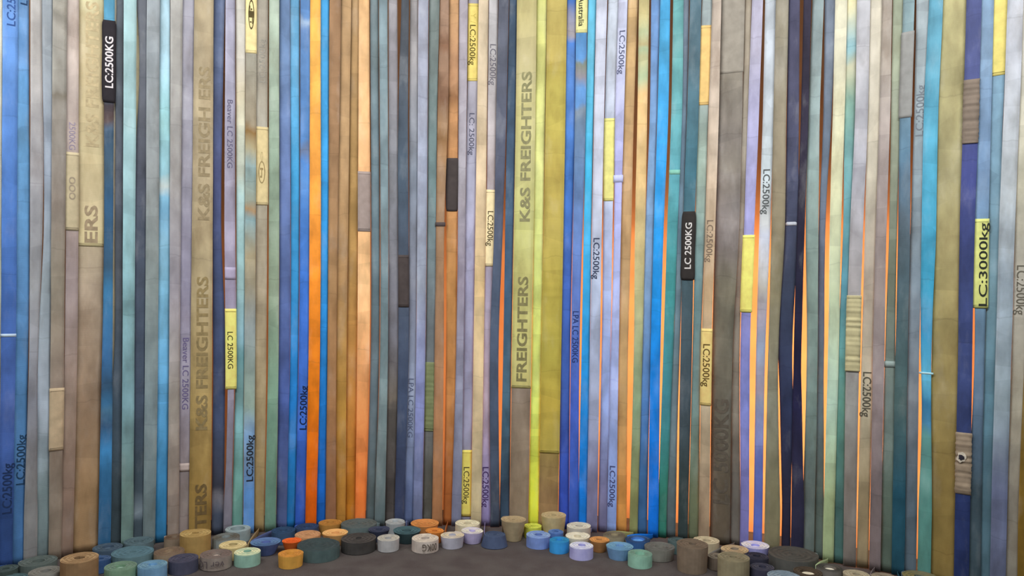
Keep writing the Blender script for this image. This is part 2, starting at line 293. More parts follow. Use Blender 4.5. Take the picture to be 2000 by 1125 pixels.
# ------------------------------------------------------------------ straps: name | visible edges at photo rows | colours seen at rows 110 340 560 790 960 | depth offset (mm)
STRAPS = """
cream | 0:-18,7 1000:-24,1 | E0DCC8 D0CFC0 C5CCB8 A8A890 807A70 | 4
royal blue | 0:8,34 560:5,30 1000:1,24 | 6A98D8 5A88D0 4A72B8 45609F 2F4A80 | 0
sky blue | 0:36,57 560:33,56 1000:25,48 | 7CA8DC 6FA5D4 6090C0 4F7CA8 3F6590 | 4
pale grey | 0:61,81 450:60,82 720:57,73 1000:49,72 | B5B2AE A8A8AC 9A9EA2 8A8E98 6F7070 | 0
blue-grey | 0:82,104 450:86,104 675:76,99 1000:73,97 | A0A8AE 98A4B4 9AA6AC 98A4B0 6A7A7C | 6
grey-brown | 0:105,130 675:100,124 1000:97,120 | A5A298 9C958C 948C7C 8A7C70 7A6F62 | 0
pinkish tan | 0:131,153 675:128,150 1000:121,143 | C8BAB0 B4A49C A09290 8C7A6C 7A675A | 5
wide taupe | 0:156,202 675:153,200 1000:146,193 | C4B48C CFC09A A89884 8C7660 856C4E | 0
mottled teal-blue | 0:204,223 450:204,220 675:201,219 800:198,218 1000:194,216 | 5A9AB8 4A6478 3F78A0 3A6A90 2A5578 | -3
dark slate | 0:229,243 225:226,241 450:225,241 675:224,240 800:217,239 1000:214,239 | 707880 5E6470 5A6068 4A5A68 3A464C | 9
pale aqua | 0:243,266 675:240,262 1000:238,260 | A8CACC A0C4C8 8CB8C0 70949C 5E7570 | 0
charcoal | 0:268,287 110:273,287 340:265,288 675:263,284 1000:260,280 | 70747C 505460 4A5464 404C5C 3C4850 | 6
grey-teal | 0:288,311 675:284,308 1000:281,303 | A0A8AC 969C9C 8A9694 748488 5E6C6E | 0
bright sky blue | 0:312,331 675:309,330 1000:304,325 | B4D8E6 A0D0DC 80B8D4 5A9CC8 2F6E98 | 5
grey-beige | 0:334,356 675:331,351 1000:328,349 | B0AEA8 A8A6A4 9C98A0 8E8880 7A6F66 | 0
lilac-grey | 0:357,379 675:352,374 1000:349,371 | A8A6B0 9C9AA6 9490A4 8E8894 746A66 | 5
wide olive-tan | 0:381,416 675:374,413 1000:371,411 | BCAC8C B8A888 B0A07C A08A58 806838 | -2
navy | 0:417,439 225:416,434 450:416,432 675:416,440 1000:413,438 | 6A7898 58608A 4A5678 3C4864 3A3C48 | 7
pale lilac | 0:441,459 450:439,459 675:441,461 775:446,456 1000:437,453 | B0AEC0 A6A2B4 9A92A8 8A8696 6C6A74 | 0
whitish aqua | 0:461,479 675:461,477 1000:454,474 | D8D2C4 C0C8B8 90B0B0 6C8E8E 5E8A80 | 6
olive and aqua | 0:481,501 675:478,498 1000:476,496 | A8A494 8EA4A0 A09880 7F9488 507CB0 | 0
dull khaki-grey | 0:502,523 675:499,520 1000:496,516 | B4AC9C A8A290 A89C84 988868 8A7650 | 4
sage green | 0:526,545 675:524,544 1000:518,539 | B4C4B0 98AE98 90A088 70907C 587868 | 0
periwinkle | 0:546,566 675:545,566 1000:540,560 | 7894BC 7086B8 5C70A4 485C98 404C70 | 5
vivid sky blue | 0:567,585 675:567,583 1000:559,577 | 74B4DC 4CA8DC 3C98D4 2478C0 2068A0 | 8
cornflower blue | 0:587,606 675:584,603 1000:577,598 | 6C98D0 5A90D0 3F72C8 3C64B8 2C50A0 | 4
bright orange | 0:606,626 675:603,625 1000:597,618 | FFC060 FFAC4C FF9830 FF8C1C FF7410 | -4
azure | 0:626,643 675:625,640 1000:618,636 | 58B4F0 40A4E8 3494DC 2076C4 1858A8 | 4
dark brown | 0:644,666 675:640,657 1000:636,656 | A88462 A88460 A48058 98704C 7A5840 | 6
light tan | 0:666,686 675:656,677 1000:655,675 | C8A478 C4A074 A88458 A8803C 9A6E30 | 0
caramel | 0:686,701 450:680,699 675:677,698 1000:674,694 | C4A070 BC9860 B48C50 B07C3C A06820 | 6
peach | 0:701,721 675:698,722 1000:694,714 | FCCC94 FCC48C F8C890 F0A060 E07838 | -2
slate-teal | 0:723,739 675:724,741 1000:715,733 | 8A9CA0 78909A 6A8088 62747C 505E60 | 7
pale slate-teal | 0:740,757 675:742,758 1000:732,752 | 90A4AA 84989E 74888E 6C7E80 566466 | 0
grey-mauve | 0:759,776 675:758,778 1000:752,772 | A09CA0 8E9096 7E7E86 5C5650 403C3A | 5
dark slate-navy | 0:784,799 225:778,797 675:778,798 1000:771,789 | 5A6068 506070 4E5868 3C4860 303850 | 0
smoky lilac | 0:801,816 225:799,816 675:797,813 1000:788,808 | A8A4A4 8C96A4 868A98 8490A8 505E80 | 6
light blue-grey | 0:817,837 675:813,831 1000:807,825 | B0B4C4 A8B0C4 98A0B0 7C84B4 5C6684 | 0
grey-green | 0:838,859 225:836,854 675:831,850 1000:825,845 | 808C88 789090 707C80 5C6060 4A4A44 | 6
rust brown | 0:860,877 225:855,875 440:852,868 675:849,867 1000:844,864 | A4846C B08C68 9C7C60 987050 8C6444 | 2
orange-tan | 0:877,896 440:872,893 675:871,892 1000:866,884 | D0A078 D49C68 BC8850 A87444 885028 | 6
dusty lilac-grey | 0:897,914 675:891,906 1000:882,901 | BCB4BC B0ACB4 9890A0 808498 64687C | 4
soft lilac | 0:915,935 225:912,932 675:905,925 1000:900,920 | C0BAC0 B4B4C8 A0A0BC 9090A8 808090 | 0
cream-buff | 0:935,954 675:925,945 1000:920,940 | E8D4B4 E8D0AC D4B888 C4B08C A49878 | 5
pearl grey | 0:955,973 450:949,966 675:943,959 1000:938,958 | C8C4C4 C0B4B4 A8A0B4 A898A4 8078A0 | 0
deep slate | 0:974,994 225:969,989 450:965,982 675:957,974 1000:958,976 | 6A6E7C 5E6478 505C70 485468 3A4250 | 5
dark petrol | 0:995,1010 225:990,1007 675:983,999 1000:976,995 | 4A5C70 4A6078 44607A 446070 304050 | 2
wide taupe and yellow | 0:1011,1047 225:1008,1045 675:1000,1038 1000:995,1032 | D4C88C CCC888 A89C74 847666 786A58 | -2
lime | 0:1048,1068 675:1039,1058 1000:1032,1052 | E8E890 E4E898 D0DC80 C0D068 C8D040 | 3
wide mustard | 0:1069,1107 225:1066,1104 675:1058,1096 1000:1052,1090 | D0BC68 C4B05C B4A44C A09048 806848 | 0
deep royal blue | 0:1108,1126 225:1104,1123 675:1096,1114 1000:1091,1111 | 6898E0 4C80D0 4468B8 3C58A0 3048A0 | 5
cobalt | 0:1126,1147 225:1123,1144 675:1115,1132 1000:1111,1130 | 6AA0DC 6C8CB8 6480C4 4460B8 3450A0 | 0
cyan | 0:1149,1165 225:1144,1159 675:1136,1152 1000:1129,1147 | 78D0F0 4CC0EC 3CA8E0 2080C8 1468B8 | 4
icy lilac | 0:1165,1186 225:1160,1180 675:1152,1172 1000:1146,1167 | D8DCEC D0D4E4 B0BCD4 9098B0 707090 | 0
ice blue | 0:1188,1208 225:1181,1201 675:1175,1193 1000:1168,1187 | D4DCE8 C8D0E4 A8B8E0 8CA0D0 686888 | 4
lavender | 0:1208,1226 225:1201,1219 450:1199,1213 675:1193,1209 1000:1186,1204 | D4D8F0 B8B8EC B4C0F0 A8B8E8 88A0D8 | 0
sandy tan | 0:1227,1246 225:1219,1238 450:1213,1233 675:1208,1227 1000:1204,1224 | D8B480 C8A478 BC9C70 B09060 B07C40 | 5
cream and sage | 0:1248,1268 225:1245,1264 450:1240,1260 675:1238,1255 1000:1230,1246 | D0CC9C F0CC90 B8B484 809878 787C50 | 0
light cornflower | 0:1272,1290 225:1269,1283 450:1260,1277 675:1255,1271 1000:1244,1264 | 80A8DC 8CB0D8 7C9CC0 4C78B0 345880 | 4
electric blue | 0:1290,1309 225:1284,1305 450:1277,1296 675:1271,1290 1000:1266,1286 | 58B4E8 3CA8F0 2494E4 1878D0 1064C0 | 0
teal-mint | 0:1315,1335 225:1311,1332 450:1303,1323 675:1296,1315 1000:1285,1302 | 78B8B8 68B0BC 489898 40808C 307060 | 2
thin grey-blue | 0:1334,1346 225:1330,1340 450:1322,1334 675:1315,1328 800:1307,1324 1000:1300,1320 | 8090A0 7C98AC 6C8490 6C8088 566468 | 8
dark teal | 0:1347,1371 225:1342,1364 450:1333,1357 675:1329,1352 1000:1325,1344 | 607C88 508090 485C64 404C54 303C3C | 0
grey-aqua | 0:1372,1391 225:1363,1383 450:1358,1377 675:1353,1369 1000:1345,1365 | A8B4B4 A0B4A4 709094 6C8480 606850 | 5
beige | 0:1391,1409 225:1384,1404 450:1377,1397 675:1370,1390 1000:1365,1386 | D0C0B0 D4C0A8 BCA07C B0A084 8C7A64 | 0
wide dark taupe | 0:1410,1453 225:1404,1449 450:1397,1443 675:1391,1431 1000:1387,1426 | A8A090 948C84 7C7868 605C50 50483C | 3
thin putty-grey | 0:1455,1468 225:1450,1461 450:1442,1452 675:1430,1445 1000:1426,1446 | C0B4A0 B0A898 8C8478 807C70 605E58 | 8
lilac-blue | 0:1469,1490 225:1461,1482 450:1453,1473 675:1446,1465 1000:1446,1463 | C4C0D4 B4B4E0 9090C8 7C84C4 68689C | 0
pale grey-blue | 0:1495,1516 225:1490,1511 450:1483,1504 675:1477,1495 1000:1472,1489 | D0D8E0 C8D4D8 B0B0A8 8890A8 5060A8 | 3
olive-taupe | 0:1516,1540 225:1511,1535 450:1507,1532 675:1501,1520 1000:1494,1523 | A09884 9C9078 8C8468 7C7C6C 6C6850 | 0
dark navy | 0:1540,1562 225:1537,1560 450:1532,1558 675:1520,1547 780:1523,1548 1000:1528,1544 | 585870 50546C 3C4458 2C3450 242434 | 6
black-purple | 0:1570,1584 225:1566,1577 450:1558,1570 675:1552,1564 780:1548,1566 1000:1546,1570 | 3C3848 343040 242438 20203C 28283C | 1
grey-sage | 0:1587,1609 225:1579,1601 450:1574,1598 675:1576,1597 1000:1568,1591 | 9CACAC 94A8A4 84988F 70847F 586460 | 3
steel slate | 0:1611,1632 225:1608,1624 450:1600,1611 675:1597,1609 1000:1590,1609 | 8894A4 78889A 5C6478 586870 50605C | 7
pale buttery cream | 0:1632,1654 225:1627,1649 450:1621,1642 675:1618,1638 1000:1609,1629 | ECE8CC E4E4BC C0CCA8 A8C4B0 90A078 | 0
butter and aqua | 0:1656,1675 225:1650,1670 450:1647,1661 675:1638,1653 1000:1629,1650 | B0C4B8 78B0B4 5890A0 5A8C80 40605C | 6
silver-lilac | 0:1675,1699 225:1671,1694 450:1661,1685 675:1654,1678 1000:1649,1672 | C8C8CC B4B4BC A8A4A4 90908C 706A64 | 0
ivory-beige | 0:1700,1724 225:1695,1719 450:1690,1712 675:1684,1706 1000:1676,1697 | DCD4C0 CCC4B0 B8AC9C ACA48C 8A7C60 | 2
mauve-taupe | 0:1724,1742 225:1718,1738 450:1711,1731 675:1706,1727 1000:1700,1721 | BEB4A8 B0A4A0 9C908C 8C8080 6A6060 | 6
moss grey | 0:1745,1765 225:1741,1758 450:1737,1751 675:1730,1748 1000:1722,1745 | A8B098 98A08C 707868 70807C 505E54 | 4
dark steel-teal | 0:1765,1786 225:1758,1778 450:1755,1777 675:1750,1772 1000:1744,1767 | 8CA4A8 6888A0 50646C 486060 204858 | 0
ribbed grey-blue | 0:1791,1815 225:1786,1806 450:1779,1801 675:1772,1795 1000:1766,1790 | ACB8BC 98A8B0 8494A0 747C84 505E68 | 5
bright cyan-blue | 0:1816,1841 225:1805,1832 450:1801,1827 675:1799,1819 800:1801,1818 1000:1795,1819 | 70B4CC 5CB4D4 40A0C4 3878A0 508078 | 1
wide khaki | 0:1841,1888 225:1833,1882 450:1828,1876 675:1823,1873 1000:1819,1867 | BCB484 B0A87C A49868 908050 7C6A3C | 4
navy-purple | 0:1889,1916 225:1883,1910 450:1876,1902 675:1873,1898 1000:1867,1893 | 5C6494 4C5490 404C7C 384470 243058 | 0
steel blue | 0:1917,1940 225:1911,1934 450:1905,1929 675:1905,1922 1000:1892,1915 | 8CA8C4 84A4C8 7090A8 607890 3C4C54 | 5
pale steel-blue | 0:1941,1968 225:1934,1958 450:1929,1951 675:1922,1945 1000:1914,1937 | 90B4CC 84A8BC 70909C 587C8C 486470 | 8
pearly lilac | 0:1970,1997 225:1962,1990 450:1953,1981 675:1947,1975 1000:1938,1965 | D0D4DC C0C8CC A0B0BC 8C9CA4 5E6680 | 0
stone | 0:1997,2023 225:1991,2016 450:1985,2011 675:1979,2005 1000:1965,1991 | D8D4C4 CCC8B0 B0ACA0 A09C8C 807C70 | 3
brown-olive | 0:2025,2051 450:2013,2039 1000:1992,2018 | A89460 98844C 8A7440 7A6430 6A5420 | 0
narrow ivory | 0:216,236 1000:208,228 | F0E8D0 E8DCC0 E0D0A8 B0A890 808078 | 24
narrow buttermilk | 0:258,278 1000:250,270 | F4E8C0 E0D0A0 B0A888 A0987C 706858 | 24
"""
ROWS_Y = [110, 340, 560, 790, 960]

# stains and bleached stretches: strap -> (photo row, colour seen)
EXTRA = {
 5: [(15, 'A8A498'), (32, '88847A'), (50, 'A6A298'), (178, 'A09C92'), (192, '8C8476'), (205, 'A09A90'), (395, '8A8076')],
 8: [(205, '4C4448'), (238, '5A4A48'), (258, '44607A'), (395, '3C6488'), (520, '3A5A74'), (700, '3F70A0'), (755, '33506A'), (805, '48708C'), (835, '2F5070'), (875, '3A78A8')],
 13: [(10, 'BCDEEC'), (225, 'A8DCE0'), (362, 'D0DCD8'), (385, '90C8E4'), (420, '84BCDC'), (470, '90C0D8')],
 20: [(240, 'A89C84'), (262, '9A7848'), (284, 'B0A480'), (320, '98B0B0'), (390, '98A090'), (412, 'B8966C'), (430, '90B0B4'), (500, 'B0A484'), (640, '94A0A0'), (850, '6C90B4'), (900, '607C98')],
 25: [(28, '6C98D0'), (42, 'B4CCE8'), (58, '7CA0D4'), (275, '6090CC'), (296, '7484A4'), (316, '5C90D4')],
 50: [(8, '5C8CE0'), (28, 'A4A8C4'), (60, 'B0A8A8'), (76, '5C90E0')],
 51: [(70, '6AA8E0'), (120, '889080'), (148, '9C98A0'), (168, '6AA0DC'), (205, '70A4E0'), (216, '90A0B0'), (240, '7890AC')],
 57: [(20, 'E4D498'), (60, 'C4CCA0'), (88, 'C8B888'), (92, 'B8CCA4'), (150, 'B8C8A0'), (185, 'F4CC90')],
 75: [(8, 'F0E8B8'), (55, 'C4D4C4'), (90, 'A0D0D8'), (122, 'D0D0B0'), (150, 'B8C4A8'), (200, '90B8A8')],
 68: [(430, 'C8CCCC'), (460, 'D0D8E8'), (620, '9C98A8'), (690, '94A4BC'), (760, '9890A0'), (850, '6C78B0')],
 39: [(50, 'B09078'), (85, '8C6850'), (130, 'A4846C'), (195, '8C6850'), (240, 'B08C68'), (275, '94704C'), (300, 'B48C64')],
 40: [(30, 'E0B080'), (165, 'D0A078'), (190, 'A07450'), (215, 'CC9868')],
 17: [(870, '3C4458'), (975, '74747C'), (1005, '404858')],
 11: [(930, '38444C'), (1000, '6C7880'), (1020, '3C4850')],
 34: [(640, '74747C'), (720, '605C5C'), (785, '70685E'), (800, '4C4844')],
 19: [(60, 'D8D4C8'), (190, 'E8DCBC'), (260, 'C8CCB8'), (385, 'B8D8D4'), (430, 'B0D0D0'), (480, '9CC0C0'), (655, '88B0BC'), (690, '5C8488'), (810, '74A0A4')],
 2: [(90, '6C9CD0'), (150, '74B0E8'), (270, '6898C0'), (300, '70A8D8')],
 65: [(270, '8C847C'), (330, '9C9488'), (365, '807870'), (420, '948C88'), (480, '78706C')],
 47: [(770, '847668')],
 54: [(300, 'C8D0E4')],
 80: [(235, '7898AC'), (300, '6C90A8'), (420, '60707C')],
 82: [(30, '70B0C8'), (640, '3890BC'), (700, '50A0C4'), (732, '60B0D0'), (830, '4880A0'), (850, '588C88'), (930, '5C8C84')],
}
class Strap: pass
S = []
for i, line in enumerate(l for l in STRAPS.strip().splitlines()):
    nm, way, cols, off = [t.strip() for t in line.split('|')]
    s = Strap(); s.i = i; s.name = nm; s.off = float(off)/1000.0
    s.way = []
    for t in way.split():
        y, e = t.split(':'); a, b2 = e.split(',')
        s.way.append((float(y), float(a), float(b2)))
    s.cols = cols.split()
    S.append(s)
NVIS = len(S) - 2       # the last two hang behind the others

def smooth_interp(x, xs_, ys_):
    if x <= xs_[0]:
        return ys_[0] + (x - xs_[0])*(-0.017)
    if x >= xs_[-1]:
        return ys_[-1] + (x - xs_[-1])*(-0.017)
    for k in range(len(xs_)-1):
        if xs_[k] <= x <= xs_[k+1]:
            def slope(j):
                if j == 0: return (ys_[1]-ys_[0])/(xs_[1]-xs_[0])
                if j == len(xs_)-1: return (ys_[j]-ys_[j-1])/(xs_[j]-xs_[j-1])
                return 0.5*((ys_[j]-ys_[j-1])/(xs_[j]-xs_[j-1]) + (ys_[j+1]-ys_[j])/(xs_[j+1]-xs_[j]))
            h = xs_[k+1]-xs_[k]; t = (x-xs_[k])/h
            return ((2*t**3-3*t*t+1)*ys_[k] + (t**3-2*t*t+t)*h*slope(k) + (-2*t**3+3*t*t)*ys_[k+1] + (t**3-t*t)*h*slope(k+1))

TH = 0.0026
def wobble(z, ph, amp):
    return amp*(0.6*math.sin(z*5.1 + ph) + 0.4*math.sin(z*11.7 + 2.3*ph))

FRONT = (8, 16, 21, 26, 31, 40, 47, 62, 67, 84)
def edges(s, y, full):
    ys_ = [w[0] for w in s.way]
    c = smooth_interp(y, ys_, [0.5*(w[1]+w[2]) for w in s.way]); h = full*0.5
    return c - h, c + h
for s in S:
    s.scale = F/g(on_curtain(0.5*(s.way[0][1]+s.way[0][2]), 500)[0])
    s.W = max(0.0455, max(w[2]-w[1] for w in s.way)/s.scale)
    if s.W < 0.058: s.W = min(s.W, 0.052)
    s.layer = 0 if s.off <= 0.001 else (1 if s.off < 0.007 else 2)
for k in range(1, NVIS):
    a, b2 = S[k-1], S[k]
    hit = any(edges(a, y, a.W*a.scale)[1] > edges(b2, y, b2.W*b2.scale)[0] - 1.0 for y in (0, 225, 450, 675, 800, 1000))
    if hit and a.layer == b2.layer:
        if b2.i in FRONT and a.i not in FRONT:
            a.layer = 1 if S[k-2].layer != 1 else 2
        else:
            b2.layer = 1 if a.layer == 0 else 0
    if k > 1 and hit and S[k-2].layer == b2.layer and b2.layer != 0:
        c2 = S[k-2]
        if any(edges(c2, y, c2.W*c2.scale)[1] > edges(b2, y, b2.W*b2.scale)[0] for y in (0, 450, 800, 1000)): b2.layer += 1
for s in S[:NVIS]: s.off = 0.0135*s.layer
for s in S[NVIS:]: s.off = 0.045
for s in S:
    ys_ = [w[0] for w in s.way]
    cx_ = [0.5*(w[1]+w[2]) for w in s.way]
    ww_ = [w[2]-w[1] for w in s.way]
    rng = random.Random(100 + s.i)
    ph, ph2 = rng.uniform(0, 6), rng.uniform(0, 6)
    sgn = rng.choice((-1, 1))
    s.ws = []
    s.rows = []                       # (z, centre, across, normal)
    z = CEIL
    zs = []
    while z > 0.02:
        zs.append(z); z -= 0.04
    zs.append(0.002)
    for z in zs:
        X = on_curtain(cx_[0], 500)[0]
        for _ in range(5):
            px, py = project((X, g(X) + s.off, z))
            cxp = smooth_interp(py, ys_, cx_)
            a = (cxp - px)/s.scale
            X += a
        wv = smooth_interp(py, ys_, ww_) if ys_[0] < py < ys_[-1] else (ww_[0] if py <= ys_[0] else ww_[-1])
        vis = min(1.0, max(0.93, wv/s.scale/s.W))
        slack = 0.35 + 0.65*min(1.0, max(0.0, (1.6 - z)/1.6))
        ymax = math.asin(0.0045/(s.W*0.5))
        yaw = max(-ymax, min(ymax, sgn*math.acos(vis)*0.5 + wobble(z, ph, 0.06 + 0.08*slack)))
        sl = dg(X); n = math.hypot(1, sl)
        t = Vector((1/n, sl/n, 0)); nn = Vector((sl/n, -1/n, 0))
        across = t*math.cos(yaw) + nn*math.sin(yaw)
        normal = nn*math.cos(yaw) - t*math.sin(yaw)
        c = Vector((X, g(X) + s.off + wobble(z*1.3, ph2, 0.0007 + 0.0006*slack), z))
        s.rows.append((z, c, across, normal)); s.ws.append(min(1.0, max(0.62, wv/s.scale/s.W)))
    s.base = Vector((s.rows[-1][1].x, s.rows[-1][1].y, 0.0))

def sample(s, z):
    R = s.rows
    if z >= R[0][0]: return R[0][1:]
    for k in range(len(R)-1):
        if R[k][0] >= z >= R[k+1][0]:
            t = (R[k][0]-z)/(R[k][0]-R[k+1][0])
            return R[k][1].lerp(R[k+1][1], t), R[k][2].lerp(R[k+1][2], t).normalized(), R[k][3].lerp(R[k+1][3], t).normalized()
    return R[-1][1:]
def px_x(s, py):
    return smooth_interp(py, [w[0] for w in s.way], [0.5*(w[1]+w[2]) for w in s.way])
def zz(s, py):
    return z_of(px_x(s, py), py)

def ribbon(name, frames, W, th, mat, parent, org, nu=4, vs=None, camber=0.0, ws=None):
    """closed band swept along frames (centre, across, normal)"""
    V, UV, Fc = [], [], []
    m = 2*(nu+1)
    for k, (c, a, n) in enumerate(frames):
        v = vs[k]
        Wk = W*(ws[k] if ws else 1.0)
        for j in range(nu+1):
            u = (j/nu - 0.5)*Wk
            e = th*0.5*(0.55 if j in (0, nu) else 1.0)
            V.append(c + a*u + n*(e - camber*(2*u/W)**2) - org); UV.append((u, v))
        for j in range(nu, -1, -1):
            u = (j/nu - 0.5)*Wk
            e = th*0.5*(0.55 if j in (0, nu) else 1.0)
            V.append(c + a*u - n*(e + camber*(2*u/W)**2) - org); UV.append((u, v))
    for k in range(len(frames)-1):
        for j in range(m):
            j2 = (j+1) % m
            Fc.append((k*m+j, (k+1)*m+j, (k+1)*m+j2, k*m+j2))
    Fc.append(tuple(range(m))); L = (len(frames)-1)*m
    Fc.append(tuple(range(L+m-1, L-1, -1)))
    o = mesh_obj(name, V, Fc, mat, parent, uvs=UV, smooth=True)
    return o

# ------------------------------------------------------------------ rolled ends: strap | x0 x1 top row | side colour, top-edge colour | taper, inner ratio, height (m)
ROLLS = """
1 -8 35 1103 44524F 4A5858
3 40 107 1085 5E6A66 5A6460
4 55 115 1107 8A8A84 77766E
2 4 58 1119 506A6C 4C6468
7 118 187 1078 8A6F50 A08460 0 0.3
9 185 240 1060 46586A 4A5A66 0 0.4
8 183 222 1083 34507A 4A6080
12 243 298 1049 5E7278 50646A
11 222 298 1066 607C82 55727C 0 0.15
10 214 274 1095 7A9A80 6A8070
13 275 330 1091 6F98B8 6A8A98
14 322 360 1043 8A7A68 5A4636
15 300 357 1068 94826C 6A5848
16 351 408 1034 A08450 B09660 0 0.25
17 330 387 1080 484A5C 4A4856 0 0.15
18 387 448 1073 8A8078 6E5F57
19 441 490 1024 8A9A9C 96A4A4 0 0.6
20 425 478 1037 8A9494 5A5448
21 427 480 1051 B8A878 D0BE8C
22 450 501 1070 8AB0A0 DCD8A8
23 500 557 1049 5A6CA0 5A7898 0.9
24 530 577 1029 38506C 2C4460
25 577 622 1022 3A4A66 2C4060
28 573 625 1037 B88A60 B88C64 0 0.12
26 545 583 1050 F07030 FF7030 1.0
29 543 592 1073 D09C48 B8803C 0.15
30 622 667 1014 B08040 A87838 0.2
31 630 680 1033 F0B070 E8B070 0.7
32 580 663 1050 4A5C5C 3A4444 0 0.06
33 668 737 1013 5E6C6C 565C58 0 0.1
34 667 735 1041 3E3C3A 4A4642 0 0.2
35 717 760 1027 3A4054 3E4456 0.8
36 752 792 1013 A8AEB0 A0A4A0 0.4
37 735 780 1044 A8A8A8 B0AC9C 0.1
38 767 822 1028 3E5458 486468 0.8
39 802 858 1014 C88850 C08448 0.5 0.12
40 830 868 1031 C07838 D08840 0.6
41 804 858 1043 BCB2A8 C8BEAC
42 860 907 1038 A8A8B4 CCBE9C 0.25
43 889 938 1015 C8C0A4 D4CCB0
44 903 948 1031 B4ACD0 D8D0B8 0.5
45 938 990 1035 44506A 46546C -0.2 0.2
47 977 1027 1008 A89878 A89674 0.9 0.15
48 1028 1063 1022 C0C850 C8CC58
49 1055 1104 995 B0A078 B4A47C 0.4 0.25
50 1028 1077 1037 7088C0 88A0C0
51 1070 1101 1034 5070A8 5878A8
53 1104 1152 1020 B8B4A8 D8D0B8
54 1103 1152 1040 D0C8B0 DCD4BC 0.3
55 1112 1160 1058 ACACE4 D4D8D4
52 1073 1113 1048 3890D0 3080A0
56 1150 1190 1048 B08050 C89050 0.9
57 1178 1222 1038 908870 5A5648
58 1183 1237 1058 7098C0 6A94A8 0.5
59 1222 1272 1046 4878B8 2A3C50 0.6 0.55
60 1226 1275 1073 88B4A0 6A8474 0 0.45
61 1258 1317 1058 7C7C74 60605A 0.2
62 1305 1345 1050 506464 4A5C5C
65 1328 1392 1052 7A6C5C 6A5C4C 0.15 0.25
64 1355 1405 1048 B0A488 C4B898
66 1375 1412 1081 706458 807868
69 1405 1467 1078 8A8268 7C745C 0 0.25 0.085
68 1408 1462 1064 8C8070 B8A078 0.3
67 1448 1502 1056 A4A4E8 E4E0CC 0.3
70 1455 1502 1080 30303E 34343F
71 1465 1512 1100 3A3A4A 44444E
72 1497 1592 1064 545450 4C4A44 0 0.08
73 1500 1566 1112 70808A 7C8C96 0 0.1
75 1545 1602 1109 4C4238 4A4034 0 0.55
74 1600 1650 1102 706C66 3A3A34 0 0.5
76 1652 1702 1113 A09880 A89E84
78 1694 1740 1118 8A8070 908470
81 1765 1830 1115 6E7468 7A7248
80 1712 1762 1135 486060 50686A
82 1795 1845 1150 508078 5A8880
84 1838 1890 1158 2C3660 384470
85 1884 1936 1172 48586A 506074
87 1915 1970 1180 707A8C 8890A0
88 1962 2015 1188 8A8678 989484
"""
class RollC: pass
rolls = []
for line in ROLLS.strip().splitlines():
    t = line.split()
    r = RollC()
    r.s = S[int(t[0])]
    x0, x1, y0 = float(t[1]), float(t[2]), float(t[3])
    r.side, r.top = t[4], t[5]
    r.taper = float(t[6]) if len(t) > 6 else 0.0
    r.inner = float(t[7]) if len(t) > 7 else 0.34
    r.h = float(t[8]) if len(t) > 8 else (0.05 if r.s.W < 0.06 else r.s.W)
    d = 3.4
    rp = (x1-x0)/2
    for _ in range(20):
        el = math.atan2(CAM_H - r.h, d)
        a, b2 = unroll((x0+x1)/2, y0 + rp*math.sin(el))
        d = 0.5*d + 0.5*F*(CAM_H - r.h)/b2
    r.R = rp*d/F
    r.x, r.y = a/F*d, d
    r.x0, r.y0 = r.x, r.y
    rolls.append(r)
def fit_curtain(r):
    for _ in range(6):
        lim = g(r.x) - (r.R + 0.018)*math.hypot(1, dg(r.x))
        if r.y > lim: r.y = lim
for _ in range(160):
    for i in range(len(rolls)):
        for j in range(i+1, len(rolls)):
            a, b2 = rolls[i], rolls[j]
            dx, dy = b2.x-a.x, b2.y-a.y
            D = math.hypot(dx, dy) or 1e-6
            need = a.R + b2.R + 0.002 - D
            if need > 0:
                k = 0.25*need/D
                a.x -= dx*k*0.7; a.y -= dy*k; b2.x += dx*k*0.7; b2.y += dy*k
    for r in rolls: fit_curtain(r)

def build_roll(r, parent, org, mat_side, mat_top, start_ang, hand):
    """spiral of webbing standing on its edge, wound around a vertical axis"""
    pitch = 0.0036
    r_in = max(0.006, r.R*r.inner)
    turns = max(2.0, (r.R - r_in)/pitch)
    seg = 28
    n = int(turns*seg)
    V, Fc, MI = [], [], []
    rng = random.Random(r.s.i*7+1)
    e1, e2 = rng.uniform(0, 6), rng.uniform(-0.03, 0.03)
    th = 0.0030
    kt = r.taper
    for k in range(n+1):
        t = k/n
        rad = r.R - (r.R - r_in)*t
        ang = start_ang + hand*2*math.pi*turns*t
        ell = 1.0 + e2*math.cos(2*(ang - e1))
        z0 = 0.0012*math.sin(9.0*rad/r.R*3 + e1) + 0.0013
        ca, sa = math.cos(ang)*ell, math.sin(ang)*ell
        ro, ri = rad, rad - th
        fb = 1.0 - 0.42*kt if kt >= 0 else 1.0
        ft = 1.0 if kt >= 0 else 1.0 + kt
        for rr_, zt in ((ro*fb, z0), (ro*ft, z0 + r.h), (ri*ft, z0 + r.h), (ri*fb, z0)):
            V.append(Vector((r.x + ca*rr_, r.y + sa*rr_, max(0.0008, zt))) - org)
    for k in range(n):
        for j in range(4):
            j2 = (j+1) % 4
            q = (k*4+j, (k+1)*4+j, (k+1)*4+j2, k*4+j2)
            if hand < 0: q = q[::-1]
            Fc.append(q if False else q[::-1]); MI.append(1 if j in (1, 3) else 0)
    Fc.append((0, 1, 2, 3)); Fc.append((4*n+3, 4*n+2, 4*n+1, 4*n)); MI += [0, 0]
    return mesh_obj('rolled_end', V, Fc, None, parent, mats=[mat_side, mat_top], midx=MI)

